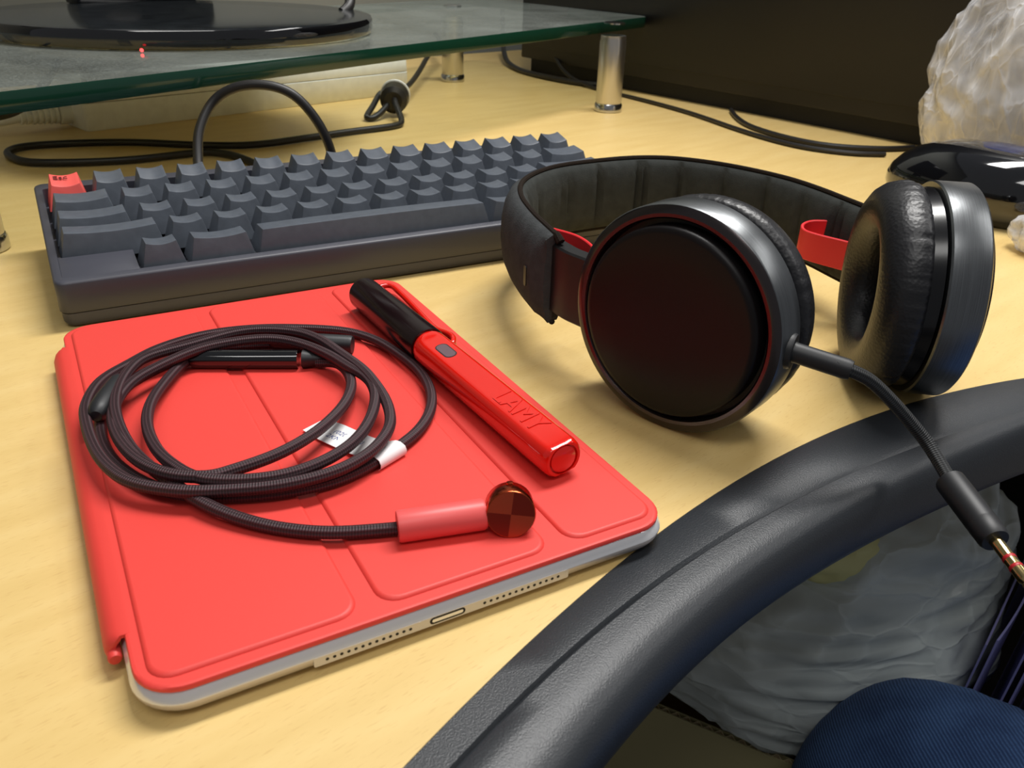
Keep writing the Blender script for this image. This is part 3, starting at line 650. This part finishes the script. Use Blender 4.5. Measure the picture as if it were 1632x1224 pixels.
V, F, _ = tube(smooth(catmull(kc, 7), 4), 2.6, 12); obj('cord', off(V, (100, 430, 0)), F, 'cable_black', lead)
V, F, _ = lathe([(8, -12), (12, -9), (13, 0), (12, 9), (8, 12)], (297, 600, 16), (.45, .85, .12), 20, True, True); obj('wrap', off(V, (100, 430, 0)), F, 'cable_black', lead)
V, F, _ = lathe([(12.4, 5), (13.4, 5.4), (13.4, 8.2), (12.2, 8.8)], (297, 600, 16), (.45, .85, .12), 24, True, True); obj('tie', off(V, (100, 430, 0)), F, 'white_cord', lead)

def cable(path, r, label, mat='cable_black', it=3):
    V, F, _ = tube(smooth(catmull(path, 7), it), r, 10); o0 = path[0]
    o = obj('cable', off(V, o0), F, mat); o.location = tuple(c*S for c in o0); return tag(o, label, 'cable')
cable([(600, 960, 60), (585, 930, 30), (562, 880, 8), (545, 820, 3.2), (541, 771, 3.2), (548, 720, 3.2), (558, 690, 3.2), (572, 668, 3.2)], 3.2, 'thick black cable curving from under the glass to the black cabinet')
cable([(600, 900, 90), (580, 820, 50), (560, 740, 12), (556, 668, 2.2), (560, 590, 2.2), (559, 508, 2.2), (546, 420, 2.2), (546, 358, 2.2), (566, 322, 2.2), (590, 308, 2.2)], 2.0, 'thin black cable running along the foot of the black cabinet')
cable([(608, 505, 2.4), (584, 470, 2.4), (566, 430, 2.4), (562, 380, 2.4), (574, 345, 2.4), (606, 322, 2.4), (634, 316, 2.4)], 2.2, 'short black cable beside the cabinet, nearer the mouse')
cable([(-60, 470, 40), (-20, 505, 34), (0, 535, 32), (14, 580, 34), (30, 640, 40), (40, 720, 40)], 3.0, 'black cable hanging under the left end of the glass')

# ------------------------------------------------------------------ black cabinet on the right
cb = thing('cabinet', 'large matt black cabinet standing at the back right of the desk', 'cabinet', (600, 560, .2))
fA, fB = Vector((552, 822, 0)), Vector((682, 137, 0)); d1 = (fB-fA).normalized(); d2 = Vector((-d1.y, d1.x, 0))
Lc = (fB-fA).length
def cbx(s0, s1, t0, t1, z0, z1):
    V = []
    for z in (z0, z1):
        for s, t in ((s0, t0), (s1, t0), (s1, t1), (s0, t1)):
            q = fA+d1*s+d2*t; V.append((q.x-600, q.y-560, z))
    return V, box(0, 0, 0, 1, 1, 1)[1]
obj('body', *cbx(0, Lc, 0, 330, 16, 420), 'cabinet_black', cb, bevel=2)
obj('plinth', *cbx(8, Lc-8, 10, 322, 0, 16), 'case_dark', cb)
obj('front_panel', *cbx(14, Lc-14, -1.5, 1, 30, 408), 'cabinet_black', cb, bevel=1)

# ------------------------------------------------------------------ mouse
mo = thing('mouse', 'glossy black computer mouse with blue top behind the headphones', 'computer mouse', (516, 178, 0), math.radians(8))
def mring(z, k, zz): return [(36*k*math.cos(t)*(1+.06*math.sin(t)), 61*k*math.sin(t), zz) for t in [2*math.pi*j/48 for j in range(48)]]
rings = []
for z, k in ((0, .82), (1.5, .88), (6, .955), (12, 1.0), (18, 1.0), (24, .96), (30, .88), (35, .77), (38.5, .62), (41, .42), (42, .18)):
    rings.append([(x, y-2*z/38, z*(1-.10*(y/60)*abs(y/60)) if z > 1 else z) for x, y, _ in mring(z, k, z)])
V, F = loft(rings); obj('shell', V, F, 'mouse_black', mo, sharp=60)
V, F = loft([[(15*math.cos(t)*k, -8+26*math.sin(t)*k, zz-.0016*((15*math.cos(t)*k)**2*1.2+(26*math.sin(t)*k)**2*.55)*4) for t in [2*math.pi*j/32 for j in range(32)]] for k, zz in ((1, 39), (1, 42.2), (.9, 42.7), (.4, 42.8))])
obj('top_badge', V, F, 'mouse_blue', mo, sharp=60)
V, F, _ = lathe([(4, -3), (9, -2.6), (9.4, 0), (9, 2.6), (4, 3)], (0, 34, 24), (1, 0, 0), 24, True, True); obj('scroll_wheel', V, F, 'black_rubber', mo)

# ------------------------------------------------------------------ crumpled plastic bags
def crumple(name, c, rad, mat, seed, amp=.16, sub=5, flat=None, freq=2.2, aniso=(1, 1, 1), lean=0):
    bm = bmesh.new(); bmesh.ops.create_icosphere(bm, subdivisions=sub, radius=1)
    for v in bm.verts:
        d = v.co.normalized(); q = d*freq+Vector((seed, seed*.7, -seed))
        q2 = Vector((d.x*aniso[0], d.y*aniso[1], d.z*aniso[2]))*freq+noise.noise_vector(q)*.35+Vector((seed,)*3)
        r = 1+amp*(1-2.2*abs(noise.noise(q)))+amp*.5*(1-2*abs(noise.noise(q2*1.7)))+amp*.16*(1-2*abs(noise.noise(q2*4.1)))
        p = Vector((d.x*rad[0], d.y*rad[1], d.z*rad[2]))*r
        if flat is not None: p.z = max(p.z, flat)
        p.y += lean*p.z
        v.co = p*S
    me = bpy.data.meshes.new(name); bm.to_mesh(me); bm.free(); me.materials.append(M[mat])
    me.polygons.foreach_set('use_smooth', [True]*len(me.polygons))
    o = bpy.data.objects.new(name, me); COL.objects.link(o); o.location = tuple(x*S for x in c)
    return o
bag = thing('plastic_bag', '', 'plastic bag', (608, 205, 70))
for nm_, rd_, sd_ in (('film', (42, 80, 82), 3.1), ('inner_fold', (33, 66, 72), 9.4), ('inner_fold', (22, 50, 60), 5.5)):
    q_ = crumple(nm_, (0, 0, 0), rd_, 'film_white', sd_, .10, 6, -69.5, 1.5, (1, 1, 1.5), -.15); q_.parent = bag
tag(bag, 'crumpled milky plastic bag beside the black cabinet, behind the mouse', 'plastic bag')
tag(crumple('tissue', (474, 107, 10), (13, 17, 11), 'film_white', 8.4, .2, 4, -9.8), 'small scrap of white plastic on the desk at the right edge', 'plastic scrap')

# ------------------------------------------------------------------ below the desk
ct = thing('carton', 'open corrugated cardboard carton under the desk', 'carton', (420, 200, -720))
e0, e1 = Vector((262, 196, 0)), Vector((352, 56, 0)); u1 = (e1-e0).normalized(); u2 = Vector((-u1.y, u1.x, 0)); eA = e0-u1*120; CLn = 262; CW = 300; CH = 420
def cpt2(s, t, z): q = eA+u1*s+u2*t; return (q.x-420, q.y-200, z)
def slab2(s0, s1, t0, t1, z0, z1, name, mat):
    V = [cpt2(s, t, z) for z in (z0, z1) for s, t in ((s0, t0), (s1, t0), (s1, t1), (s0, t1))]
    return obj(name, V, box(0, 0, 0, 1, 1, 1)[1], mat, ct)
for (s0, s1, t0, t1) in ((0, CLn, 0, .8), (0, CLn, 4.2, 5)): wlp = slab2(s0, s1, t0, t1, 0, CH, 'wall_liner', 'carton_face')
slab2(0, CLn, CW-5, CW, 0, CH, 'far_wall', 'carton'); slab2(0, 5, 5, CW-5, 0, CH, 'end_wall', 'carton'); slab2(CLn-5, CLn, 5, CW-5, 0, CH, 'end_wall', 'carton'); slab2(5, CLn-5, 5, CW-5, 0, 5, 'bottom', 'carton')
V = []; N_ = 420
for z in (0, CH-.3):
    for i in range(N_+1):
        s = CLn*i/N_; t = 2.5+1.6*math.sin(2*math.pi*s/7.2); V.append(cpt2(s, t-.2, z))
    for i in range(N_, -1, -1):
        s = CLn*i/N_; t = 2.5+1.6*math.sin(2*math.pi*s/7.2); V.append(cpt2(s, t+.35, z))
nn_ = 2*(N_+1); F = [(i, i+1, nn_+i+1, nn_+i) for i in range(nn_-1)]
F += [(nn_+i, nn_+i+1, 2*nn_-2-i, 2*nn_-1-i) for i in range(N_)]
obj('fluting', V, F, 'carton', ct)
tag(crumple('plastic_sack', (427, 155, -243), (130, 98, 108), 'film_grey', 12.7, .085, 6, None, 1.2, (1, 1, 4.5)), 'large grey translucent plastic sack bulging out of the carton under the desk', 'plastic sack')
tag(crumple('yellow_packet', (368, 113, -164), (32, 22, 16), 'yellow', 5.2, .1, 4), 'pale yellow packet inside the translucent sack', 'packet')
tag(crumple('red_wrapper', (412, 108, -144), (10, 7, 7), 'red_tag', 1.7, .2, 3), 'small red wrapper under the desk edge, inside the sack', 'wrapper')
# upright blue plastic folders to the right of the sack
for i, (x, y, ht, lab) in enumerate(((434, 46, 520, 'blue plastic folder standing nearest the grey sack'), (446, 31, 535, 'second blue plastic folder from the grey sack'), (456, 15, 515, 'third blue plastic folder from the grey sack'), (466, -2, 528, 'blue plastic folder farthest from the grey sack, at the right edge'))):
    fo = thing('folder', lab, 'folder', (x, y, -720), -1.2); fo['group'] = 'blue folders under the desk'
    for sgn in (0, 1):
        rings = []
        for k in range(17):
            t = -18+130*k/16; bow = (4*(1-((t-47)/65)**2)+4.0) if sgn else 0
            rings.append([(bow+u+(z-520)*.05, t, z) for u, z in ((0, 2), (1.1, 2), (1.1, ht+6*sgn), (0, ht+6*sgn))])
        V, F = loft(rings); obj('cover', V, F, 'blue_sheet', fo)

# ------------------------------------------------------------------ the sitter's leg in jeans
pr_ = thing('person', 'seated person in blue jeans, one bent knee under the desk edge', 'person', (330, 0, -720))
leg = [(x_+20, y_, z_) for x_, y_, z_ in [(372, -430, -215), (360, -330, -222), (348, -220, -232), (338, -120, -240), (333, -60, -242), (330, -22, -243), (329, 5, -252), (329, 18, -275), (330, 20, -320), (331, 14, -400), (333, 5, -500), (335, -6, -600), (336, -12, -660)]]
rad = [92, 88, 82, 74, 68, 64, 62, 60, 58, 56, 50, 44, 44]
pts = catmull(leg, 6); rr = [r[0] for r in catmull([(q, 0, 0) for q in rad], 6)]
V, F, _ = tube(smooth(pts, 3), lambda t: rr[min(len(rr)-1, int(round(t*(len(rr)-1))))], 40)
V = [Vector(v)+Vector((1, 1, 1))*(2.2*noise.noise(Vector(v)*.018)+1.2*noise.noise(Vector(v)*.05)) for v in V]
obj('jeans', off(V, (330, 0, -720)), F, 'denim', pr_, sharp=80)
sh = []
for z, k in ((0, 1), (6, 1.05), (26, 1.0), (48, .82), (62, .55)):
    sh.append([(356-330+44*k*math.cos(t)*(1-.2*math.sin(t)*.5), 50+(120*k-(z*.5))*math.sin(t)-z*.9, z) for t in [2*math.pi*j/32 for j in range(32)]])
V, F = loft(sh); obj('shoe', V, F, 'shoe', pr_, sharp=50)
